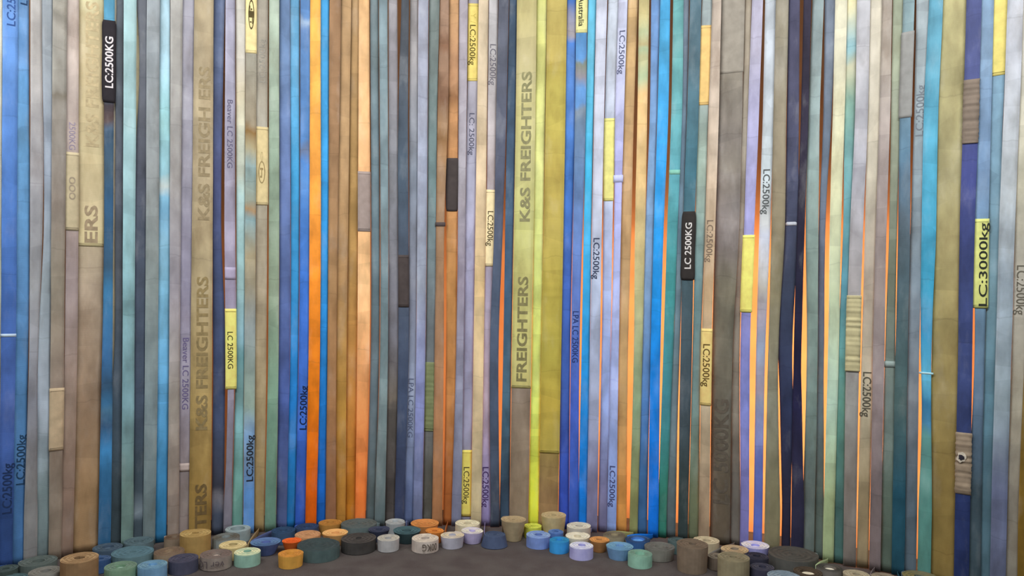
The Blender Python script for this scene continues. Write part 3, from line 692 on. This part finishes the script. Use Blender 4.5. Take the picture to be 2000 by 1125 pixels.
# ------------------------------------------------------------------ sewn patches and sleeves: strap, y0, y1, colour, extra half-width mm, name, extra thickness mm
PATCHES = [
 (7, -80, 481, 'CFC094', 0.5, 'label_patch', 1.5), (8, 40, 200, '2E2A2E', 3.0, 'rubber_sleeve', 6),
 (6, 297, 450, 'C4B694', 1.5, 'label_patch', 2), (5, 758, 880, 'A8967A', 1.0, 'label_patch', 2),
 (18, 603, 760, 'EADC7C', 1.2, 'label_patch', 2), (20, -40, 104, 'FCE8A8', 1.0, 'label_patch', 2),
 (21, 247, 400, 'E0CC98', 4.0, 'label_patch', 3), (31, 335, 452, 'A4948C', 0.8, 'label_patch', 2),
 (35, 498, 600, '4A4240', 1.0, 'label_patch', 2), (38, 708, 843, '6C7452', 0.3, 'label_patch', 2),
 (40, 308, 412, '4A4240', 4.5, 'rubber_sleeve', 5), (42, 5, 157, 'F8E080', 0.8, 'label_patch', 2),
 (42, 880, 1010, 'E0CC68', 1.0, 'label_patch', 2), (44, 370, 520, 'F4E0B0', 0.0, 'label_patch', 2),
 (47, -80, 758, 'CCC484', 1.0, 'label_patch', 2), (51, -40, 64, 'F4F0A8', 1.5, 'label_patch', 2),
 (49, -80, 885, 'C0AC58', 1.0, 'label_patch', 2),
 (54, 230, 392, 'EEE890', 1.5, 'label_patch', 2), (62, 413, 547, '34302E', 6.0, 'rubber_sleeve', 6),
 (63, 48, 204, 'FCD488', 1.5, 'label_patch', 2), (64, 642, 792, 'E4C47C', 1.2, 'label_patch', 2),
 (67, 459, 610, 'F2E67C', 3.0, 'label_patch', 3), (76, 577, 725, 'B8B088', 3.5, 'label_patch', 3),
 (80, 62, 230, 'A0A09C', 1.0, 'cloth_sleeve', 2), (84, 155, 280, '8C7E70', 2.0, 'torn_sleeve', 4),
 (84, 845, 965, '847664', 2.0, 'torn_sleeve', 4), (85, 427, 602, 'DCE088', 2.5, 'label_patch', 3),
 (86, -60, 145, 'F6E688', 1.5, 'label_patch', 2),
 (65, -60, 141, 'ACA496', 0.5, 'cloth_sleeve', 1.5), (79, 706, 718, '8C9C98', 0.3, 'cloth_sleeve', 1.2),
 (1, 652, 658, 'B8CCE0', 0.3, 'stitched_band', 1.2), (70, 433, 440, 'C0C4CC', -6, 'stitched_band', 1.2),
 (82, 727, 731, 'A8D0E0', 0.2, 'stitched_band', 1.2), (60, 331, 340, '8CCCB8', 0.3, 'stitched_band', 1.2),
 (15, 906, 922, '9C8E88', 0.3, 'stitched_band', 1.2), (39, 434, 442, '544A48', 0.3, 'stitched_band', 1.2),
 (18, 522, 546, 'A8A0B8', 0.3, 'stitched_band', 1.0), (55, 342, 356, 'C8CCF4', 0.3, 'stitched_band', 1.0),
]
# printing: strap, on patch?, row of first letter, row of last letter, text, colour, height (share of strap width), shift across, boldness
TEXTS = [
 (1, 0, 50, -48, 'LC:2500kg', '3C5C98', 0.55, 0.1, 0.012), (1, 0, 1003, 905, 'LC:2500kg', '1C2C4C', 0.62, 0.05, 0.012),
 (2, 0, 8, -92, 'LC:2500kg', '2C4870', 0.55, 0.05, 0.012), (2, 0, 948, 850, 'LC:2500kg', '203850', 0.62, 0.15, 0.012),
 (7, 1, 285, 0, 'K&S FREIGHTERS', 'C6B48C', 0.46, 0.05, 0.03), (7, 1, 474, 400, 'ERS', '9E8C70', 0.46, -0.02, 0.03),
 (8, 1, 172, 72, 'LC:2500KG', 'E4DCDC', 0.62, 0.0, 0.02),
 (6, 0, 238, 292, '2500KG', '9A90A4', 0.5, 0.0, 0.0), (6, 1, 345, 390, 'OOO', 'A49680', 0.5, 0.0, 0.03),
 (15, 0, 660, 800, 'Beaver LC 2500KG', '605878', 0.5, 0.0, 0.008),
 (16, 0, 15, -280, 'K&S FREIGHTERS', 'A0906C', 0.5, 0.1, 0.03), (16, 0, 430, 130, 'K&S FREIGH ERS', '9C8C6C', 0.5, 0.1, 0.03),
 (16, 0, 840, 540, 'K&S FREIGHTERS', '847450', 0.5, 0.05, 0.03), (16, 0, 1032, 945, 'TERS', '5C4C30', 0.5, 0.05, 0.03),
 (18, 0, 195, 328, 'Beaver LC 2500KG', '6C6880', 0.5, 0.0, 0.006), (18, 1, 648, 720, 'LC 2500KG', '302C18', 0.5, -0.12, 0.006),
 (20, 0, 940, 850, 'LC:2500kg', '20242C', 0.62, 0.1, 0.015), (21, 0, 160, 75, 'LC:2500kg', 'A09C90', 0.5, 0.0, 0.0),
 (25, 0, 840, 754, 'LC:2500kg', '14203C', 0.62, 0.1, 0.012),
 (36, 0, 740, 855, 'LPA LC 2500KG', '505870', 0.5, -0.05, 0.004),
 (42, 1, 24, 44, 'Y /', 'D8C468', 0.5, 0.0, 0.0), (42, 1, 47, 126, 'LC:2500kg', '605424', 0.55, -0.05, 0.008),
 (42, 0, 220, 302, 'LC: 2500kg', '606070', 0.5, 0.0, 0.008), (42, 1, 913, 985, 'LC:2500kg', '4C4428', 0.55, 0.0, 0.008),
 (44, 0, 85, 165, 'LC:2500kg', '78747C', 0.58, 0.05, 0.004), (44, 1, 412, 480, 'LC:2500kg', '50442C', 0.55, 0.0, 0.006),
 (44, 0, 913, 992, 'LC:2500kg', '3C2C54', 0.58, 0.0, 0.01),
 (47, 1, 24, -250, 'K&S FREIGHTERS', 'A09458', 0.5, 0.1, 0.03), (47, 1, 433, 140, 'K&S FREIGHTERS', '949068', 0.5, 0.08, 0.03),
 (47, 1, 745, 540, 'FREIGHTERS', '7A744E', 0.5, 0.02, 0.03),
 (51, 1, -6, 52, 'Australia', '383424', 0.5, -0.05, 0.015), (51, 0, 608, 708, 'LPA LC 2500KG', '243468', 0.55, 0.0, 0.006),
 (53, 0, 465, 545, 'LC:2500kg', '384058', 0.58, 0.0, 0.012), (55, 0, 60, 145, 'LC:2500kg', '606480', 0.58, 0.1, 0.008),
 (55, 0, 910, 990, 'LC:2500kg', '3C4064', 0.55, 0.0, 0.012), (62, 1, 525, 435, 'LC 2500KG', 'D8D4D0', 0.55, 0.0, 0.015),
 (64, 0, 430, 512, 'LC:2500kg', '7C6C5C', 0.58, 0.0, 0.006), (64, 1, 672, 755, 'LC:2500kg', '5C4824', 0.62, 0.05, 0.012),
 (65, 0, 985, 780, 'LC 5000KG', '4E483F', 0.6, 0.0, 0.03), (68, 0, 330, 418, 'LC:2500kg', '585C5C', 0.6, 0.05, 0.01),
 (77, 0, 727, 815, 'LC:2500kg', '504C40', 0.62, 0.05, 0.014), (81, 0, 265, 165, 'LC:2500kg', '808890', 0.6, 0.05, 0.004),
 (85, 1, 598, 435, 'LC:3000kg', '30342C', 0.58, 0.3, 0.012), (88, 0, 518, 615, 'LC:2500kg', '686458', 0.62, 0.0, 0.006),
]

LONG_LABELS = {
 49: [(20, 'D4C070'), (110, 'CCB868'), (122, 'C0AC58'), (180, 'D8C868'), (240, 'CCBC60'), (340, 'C0AC58'), (450, 'C0AE5C'), (560, 'B4A44C'), (700, 'ACA048'), (790, 'A89440'), (870, 'A09044')],
 47: [(20, 'D8CC90'), (110, 'DCD09C'), (225, 'D0C888'), (340, 'CCC888'), (450, 'C8C880'), (560, 'C0BC78'), (660, 'C0BC78'), (740, 'B8B070')],
 7: [(5, 'E8E0B4'), (30, 'CCBE94'), (110, 'C8B890'), (250, 'C8B890'), (290, 'D4C69C'), (400, 'D4C49C'), (470, 'CCBE90')]}
def text_mesh(txt, bold):
    cu = bpy.data.curves.new('lettering', 'FONT')
    cu.body = txt; cu.size = 1.0; cu.offset = bold; cu.resolution_u = 3
    o = bpy.data.objects.new('lettering_tmp', cu)
    col.objects.link(o)
    dg_ = bpy.context.evaluated_depsgraph_get()
    me = bpy.data.meshes.new_from_object(o.evaluated_get(dg_))
    vs = [(v.co.x, v.co.y) for v in me.vertices]; fs = [tuple(p.vertices) for p in me.polygons]
    bpy.data.objects.remove(o); bpy.data.curves.remove(cu); bpy.data.meshes.remove(me)
    return vs, fs
TM = {}
def get_text(txt, bold):
    if (txt, bold) not in TM: TM[(txt, bold)] = text_mesh(txt, bold)
    return TM[(txt, bold)]

# ------------------------------------------------------------------ build the straps
roll_of = {r.s.i: r for r in rolls}
FEATURE = {7:'with long cream label', 8:'with black rubber sleeve', 6:'with beige label', 5:'with small beige label',
 18:'with pale yellow label', 20:'with cream oval-marked label', 21:'with cream scribbled label', 31:'with taupe patch',
 35:'with black patch', 38:'with mossy patch', 40:'with black sleeve', 42:'with two yellow labels', 44:'with ivory label',
 47:'with capital lettering', 51:'with pale yellow label', 54:'with lemon label', 62:'with black sleeve', 63:'with apricot label',
 64:'with amber label', 67:'with bright yellow label', 76:'with khaki crumpled patch', 80:'with grey cuff', 84:'with torn sleeves',
 85:'with lime-yellow label', 86:'with yellow label', 16:'with capital lettering'}
made = {}
TAILPTS = []
for s in S:
    root = bpy.data.objects.new('cargo_strap', None)
    root.empty_display_size = 0.05
    root.location = s.base
    col.objects.link(root)
    s.root = root
    if s.i < NVIS:
        L = S[s.i-1].name if s.i > 0 else None
        Rn = S[s.i+1].name if s.i < NVIS-1 else None
        ft = (' ' + FEATURE[s.i]) if s.i in FEATURE else ''
        if L and Rn: lab = f'{s.name} strap{ft} hanging between {L} and {Rn} straps'
        elif Rn: lab = f'{s.name} strap{ft} hanging beside the {Rn} strap at the curtain edge'
        else: lab = f'{s.name} strap{ft} hanging beside the {L} strap at the curtain edge'
    else:
        lab = {NVIS: 'narrow ivory strap showing behind the mottled teal-blue and dark slate straps',
               NVIS+1: 'narrow buttermilk strap showing behind the pale aqua and charcoal straps'}[s.i]
    root['label'] = lab; root['category'] = 'strap'; root['group'] = 'hanging cargo straps'
    stops = [(zz(s, y), albedo(c, zz(s, y))) for y, c in zip(ROWS_Y, s.cols)]
    stops += [(zz(s, y), albedo(c, zz(s, y))) for y, c in EXTRA.get(s.i, [])]
    top = max(stops); bot = min(stops)
    stops += [(3.0, top[1]), (-0.2, bot[1])]
    s.mat = webbing_mat('webbing_' + s.name.replace(' ', '_'), stops, s.i + 1, s.W)
    frames, vs = [], []
    r = roll_of.get(s.i)
    tail, tws = [], []
    if r:
        P = Vector((s.base.x, s.base.y)); C = Vector((r.x, r.y))
        sl = dg(s.base.x); nl = math.hypot(1, sl)
        fw = Vector((sl/nl, -1/nl))
        dv_ = P - C; D = dv_.length
        start = math.atan2(dv_.y, dv_.x)
        Ro = r.R + 0.0025
        r.hand = 1 if (random.Random(s.i).random() < 0.5) else -1
        P0 = P + fw*0.004
        zoff = 0.0
        best = None
        if D > Ro*1.02:
            be_ = math.acos(min(1.0, Ro/D))
            for hd, extra in ((1, 0), (-1, 0), (1, 0.5), (-1, 0.5), (1, 1.0), (-1, 1.0)):
                ang_ = start + hd*(be_ + extra*0.8)
                A_ = C + Vector((math.cos(ang_), math.sin(ang_)))*Ro
                tg = Vector((-math.sin(ang_), math.cos(ang_)))*hd     # onward, winding away from the strap
                Lk = max(0.02, (A_ - P0).length*0.45)
                P1 = P0 + fw*min(0.03, Lk); P2 = A_ - tg*Lk
                pts = []
                ok = True
                for k in range(17):
                    t = k/16
                    q = P0*(1-t)**3 + P1*3*t*(1-t)**2 + P2*3*t*t*(1-t) + A_*t**3
                    dq = (P1-P0)*3*(1-t)**2 + (P2-P1)*6*t*(1-t) + (A_-P2)*3*t*t
                    pts.append((q, dq.normalized(), t))
                    for o_ in rolls:
                        c_ = Vector((o_.x, o_.y))
                        if (q - c_).length < (o_.R + 0.003 if o_ is not r else o_.R + 0.0015): ok = False; break
                    if k > 3 and q.y > g(q.x) - 0.012: ok = False
                    if ok and k > 2 and any((q - u_).length < 0.005 for u_ in TAILPTS): ok = False
                    if not ok: break
                if ok and (A_ - P0).length < 0.42: best = (hd, ang_, pts); break
        if best:
            r.hand, start, pts = best
            TAILPTS += [p[0] for p in pts]
            hh = min(r.h, s.W)
            for q, dq, t in pts:
                nr = Vector((dq.y, -dq.x, 0))
                kz = 0.4 + 0.6*t*t*(3 - 2*t)
                tail.append((Vector((q.x, q.y, hh*kz*0.5 + 0.002)), Vector((0, 0, 1)), nr)); tws.append(kz)
    for z, c, a, n in s.rows:
        frames.append((c, a, n)); vs.append(z)
    web = ribbon('webbing', frames, s.W, TH, s.mat, root, s.base, vs=vs, ws=s.ws)
    s.web = web
    if tail:
        ribbon('folded_tail', tail, min(r.h, s.W), TH, s.mat, root, s.base, vs=[0.02 - 0.01*k for k in range(len(tail))], ws=tws)
    if r:
        hand = r.hand
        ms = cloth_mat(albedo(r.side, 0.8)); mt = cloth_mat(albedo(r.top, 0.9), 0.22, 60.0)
        r.obj = build_roll(r, root, s.base, ms, mt, start, hand)

for (si, y0, y1, c, ex, nm, exth) in PATCHES:
    s = S[si]
    za, zb = zz(s, y0), zz(s, y1)
    zm = min(2.2, 0.5*(za+zb))
    n = max(2, int((za-zb)/(0.006 if nm == 'torn_sleeve' or si in (76, 38) else 0.012)))
    rng = random.Random(si*31 + y0)
    fr, vs = [], []
    rough = nm == 'torn_sleeve' or si in (76, 38)
    deep = 0.0045 if rough else (0.0026 if not any(t[0] == si and t[1] for t in TEXTS) else 0.0012)
    creases = [rng.uniform(zb, za) for _ in range(max(1, int((za-zb)/0.09)))]
    for k in range(n+1):
        z = za + (zb-za)*k/n
        cc_, aa_, nn_ = sample(s, z)
        bump = sum(-deep*math.exp(-((z-q)/0.006)**2) for q in creases)
        if rough: bump = 0.5*bump + 0.0022*math.sin(z*150 + 3*math.sin(z*37) + si) + 0.0014*math.sin(z*310 + si) + rng.uniform(-0.0006, 0.0006)
        fr.append((cc_ + nn_*(0.0004 + (0.0024 if rough and si != 38 else 0.0) + bump*((0.35 if si == 38 else 1.0) if rough else 0.5)), aa_, nn_)); vs.append(z)
    W = s.W + 2*ex/1000.0
    tm = TH + (exth + 1.0)/1000.0
    if nm == 'rubber_sleeve':
        mat = cloth_mat(albedo(c, zm), 0.1, 40.0)
        fr2 = fr
    else:
        mat = cloth_mat(albedo(c, zm), 0.12, 30.0)
    if si in LONG_LABELS:
        lst = [(zz(s, y), albedo(q, zz(s, y))) for y, q in LONG_LABELS[si]]
        mat = webbing_mat('long_label', lst, si + 200, W, grime=0.12)
    ws = None
    if nm == 'rubber_sleeve':
        ws = [1.0 + 0.03*math.sin(9*k/n + si) for k in range(n+1)]
        ws[0] *= 0.84; ws[1] *= 0.96; ws[-1] *= 0.86; ws[-2] *= 0.97
    elif nm == 'torn_sleeve':
        ws = [1.0 + rng.uniform(-0.06, 0.05) for k in range(n+1)]
    ob = ribbon(nm, fr, W, tm, mat, s.root, s.base, vs=vs, ws=ws)
    ob['label'] = {'label_patch': 'sewn cloth label', 'rubber_sleeve': 'black protective sleeve', 'torn_sleeve': 'torn taupe cloth sleeve',
                   'cloth_sleeve': 'grey cloth sleeve', 'stitched_band': 'pale stitched band'}[nm]
    made.setdefault(si, []).append((za, zb, ob, tm))
    if nm == 'label_patch' and za - zb > 0.15:
        sm = cloth_mat(tuple(v*0.62 for v in albedo(c, zm)[:3]), 0.1, 30.0)
        for ze in (zb + 0.012, za - 0.012):
            if ze > 2.6: continue
            cc_, aa_, nn_ = sample(s, ze)
            o_ = cc_ + nn_*(tm*0.5 + 0.0003)
            ribbon('stitching', [(o_ + Vector((0, 0, 0.0011)), aa_, nn_), (o_ - Vector((0, 0, 0.0011)), aa_, nn_)], W*0.92, 0.0008, sm, ob, s.base, vs=[0.0, 0.01], nu=2)

def front_of(si, z):
    for za, zb, ob, tm in made.get(si, []):
        if zb <= z <= za: return ob, tm*0.5
    return None, TH*0.5

for (si, onp, ya, yb, txt, c, hs, sh, bold) in TEXTS:
    s = S[si]
    vs, fs = get_text(txt, bold)
    xs0 = min(v[0] for v in vs); xs1 = max(v[0] for v in vs)
    z1, z2 = zz(s, ya), zz(s, yb)
    cap = 0.70
    zmid = 0.5*(z1+z2)
    ob, half = front_of(si, min(zmid, 2.9)) if onp else (None, TH*0.5)
    if onp and ob is None: ob, half = front_of(si, 0.5*(zz(s, max(ya, yb)) + min(2.6, zz(s, min(ya, yb)))))
    V = []
    for (x, y) in vs:
        t = (x - xs0)/(xs1 - xs0)
        z = z1 + (z2 - z1)*t
        across = (y/cap - 0.5)*hs*s.W
        across = -across if z2 > z1 else across       # reading up: letter tops point left
        cc_, aa_, nn_ = sample(s, min(z, CEIL))
        V.append(cc_ + aa_*(across + sh*s.W*0.5) + nn_*(half + 0.0009) + Vector((0, 0, z - cc_.z)) - s.base)
    if z1 > CEIL - 0.01 or z2 > CEIL - 0.01: continue
    nw = len(txt.split()) if 'FREIGH' in txt else 1
    cuts = []
    if nw > 1:
        xsr = sorted((min(vs[i][0] for i in f), max(vs[i][0] for i in f)) for f in fs)
        gaps, reach = [], xsr[0][1]
        for lo, hi in xsr[1:]:
            if lo > reach: gaps.append((lo - reach, 0.5*(lo + reach)))
            reach = max(reach, hi)
        cuts = sorted(q for _, q in sorted(gaps)[-(nw-1):])
    for k in range(nw):
        lo = cuts[k-1] if k else -1e9; hi = cuts[k] if k < len(cuts) else 1e9
        fsel = [f for f in fs if lo < vs[f[0]][0] < hi]
        used = sorted({i for f in fsel for i in f}); mp = {i: j for j, i in enumerate(used)}
        mesh_obj('printed_lettering', [V[i] for i in used], [tuple(mp[i] for i in f) for f in fsel], cloth_mat(albedo(c, min(zmid, 2.4)), 0.2, 60.0), ob or s.web)

def emblem(si, yc, hpx, wfrac, c, bars):
    """oval printed mark on a label"""
    s = S[si]
    zc = zz(s, yc); hz = abs(zz(s, yc - hpx/2) - zc)
    ob, half = front_of(si, zc)
    V, Fc = [], []
    def put(u, z):
        cc_, aa_, nn_ = sample(s, z)
        V.append(cc_ + aa_*u + nn_*(half + 0.0009) - s.base); return len(V)-1
    n = 36
    idx = []
    for k in range(n):
        a = 2*math.pi*k/n
        o_ = put(wfrac*s.W*0.5*math.cos(a), zc + hz*math.sin(a))
        i_ = put((wfrac*0.72)*s.W*0.5*math.cos(a), zc + hz*0.88*math.sin(a)); idx.append((o_, i_))
    for k in range(n):
        a, b2 = idx[k], idx[(k+1) % n]
        Fc.append((a[0], b2[0], b2[1], a[1]))
    for (f0, f1, w0, w1) in bars:
        q = [put(wfrac*s.W*0.5*w0, zc + hz*f0), put(wfrac*s.W*0.5*w1, zc + hz*f0), put(wfrac*s.W*0.5*w1, zc + hz*f1), put(wfrac*s.W*0.5*w0, zc + hz*f1)]
        Fc.append(tuple(q))
    mesh_obj('printed_emblem', V, Fc, cloth_mat(albedo(c, zc), 0.2, 60.0), ob or s.web)
emblem(20, 29, 58, 0.56, '5E5230', [(-0.2, 0.25, -0.72, 0.72), (0.25, 0.6, -0.6, -0.35), (0.3, 0.42, -0.2, 0.3), (-0.62, -0.2, 0.25, 0.6), (-0.55, -0.45, -0.45, 0.1)])
emblem(21, 336, 44, 0.62, 'A08C60', [(-0.45, 0.4, -0.15, 0.1), (0.2, 0.4, -0.5, 0.4), (-0.5, -0.3, -0.5, 0.0)])
emblem(21, 305, 18, 0.18, 'A08C60', [])

def roll_text(r, txt, c, ang0, span, zf, bold):
    vs, fs = get_text(txt, bold)
    xs0 = min(v[0] for v in vs); xs1 = max(v[0] for v in vs)
    V = []
    for x, y in vs:
        t = (x - xs0)/(xs1 - xs0)
        a = ang0 + span*(1 - t)             # printed upside down, as on the rolled strap
        z = 0.0025 + r.h*(0.5 - (y/0.7 - 0.5)*zf)
        rr = r.R*1.035 + 0.0012
        V.append(Vector((r.x + math.cos(a)*rr, r.y + math.sin(a)*rr, z)) - r.s.base)
    mesh_obj('printed_lettering', V, fs, cloth_mat(albedo(c, 0.06), 0.2, 60.0), r.obj)
roll_text(roll_of[41], '00KG', '4C443C', math.radians(-96), math.radians(62), 0.6, 0.01)
roll_text(roll_of[18], 'ver LC', '4A4244', math.radians(-138), math.radians(96), 0.55, 0.0)

# innermost turns seen down the holes of some rolls
CORES = {74: 'CCC8B4', 75: 'C8C0A8', 24: '466A8C', 25: '3C78B0', 59: '5890C8', 18: 'A8988C', 15: 'BCA688', 10: '8CA898', 13: '88A8BC', 57: 'C8BC9C', 22: 'A8A47C', 9: '5A6C7C', 67: 'B8B4D0'}
for si, c in CORES.items():
    r = roll_of[si]
    ri = max(0.006, r.R*r.inner) - 0.0035
    zt = r.h*0.86
    V, Fc = [], []
    n = 20
    for rr_, z in ((ri, 0.002), (ri, zt - 0.004), (ri*0.86, zt), (ri*0.3, zt - 0.003)):
        for k in range(n):
            a = 2*math.pi*k/n
            V.append(Vector((r.x + rr_*math.cos(a), r.y + rr_*math.sin(a), z)) - r.s.base)
    for q in range(3):
        for k in range(n):
            k2 = (k+1) % n
            Fc.append((q*n+k, q*n+k2, (q+1)*n+k2, (q+1)*n+k))
    Fc.append(tuple(3*n+k for k in range(n)))
    mesh_obj('inner_core', V, Fc, cloth_mat(albedo(c, 0.85), 0.2, 60.0), r.obj)

# ragged hole with pale frayed rim in the lower torn sleeve
s84 = S[84]
z84 = zz(s84, 893)
ob84, h84 = front_of(84, z84)
rng = random.Random(5)
for nm, sc_, lift, c in (('frayed_rim', 1.0, 0.0066, 'B4AC9C'), ('tear', 0.62, 0.0078, '2A2830')):
    V = []
    for k in range(14):
        a = 2*math.pi*k/14
        q = sc_*rng.uniform(0.75, 1.15)
        z = z84 + 0.020*q*math.sin(a)
        cc_, aa_, nn_ = sample(s84, z)
        V.append(cc_ + aa_*(-0.006 + 0.017*q*math.cos(a)) + nn_*(h84 + lift) - s84.base)
    mesh_obj(nm, V, [tuple(range(14))], cloth_mat(albedo(c, z84), 0.2, 60.0), ob84)

labs = {}
for s in S: labs.setdefault(s.root['label'], []).append(s.i)
for k, v in labs.items():
    if len(v) > 1: print('DUPLICATE LABEL', v, k)
    if len(k.split()) > 16: print('LONG LABEL', len(k.split()), k)
print('max roll drift', max((math.hypot(r.x-r.x0, r.y-r.y0), r.s.i) for r in rolls), 'mean', sum(math.hypot(r.x-r.x0, r.y-r.y0) for r in rolls)/len(rolls))
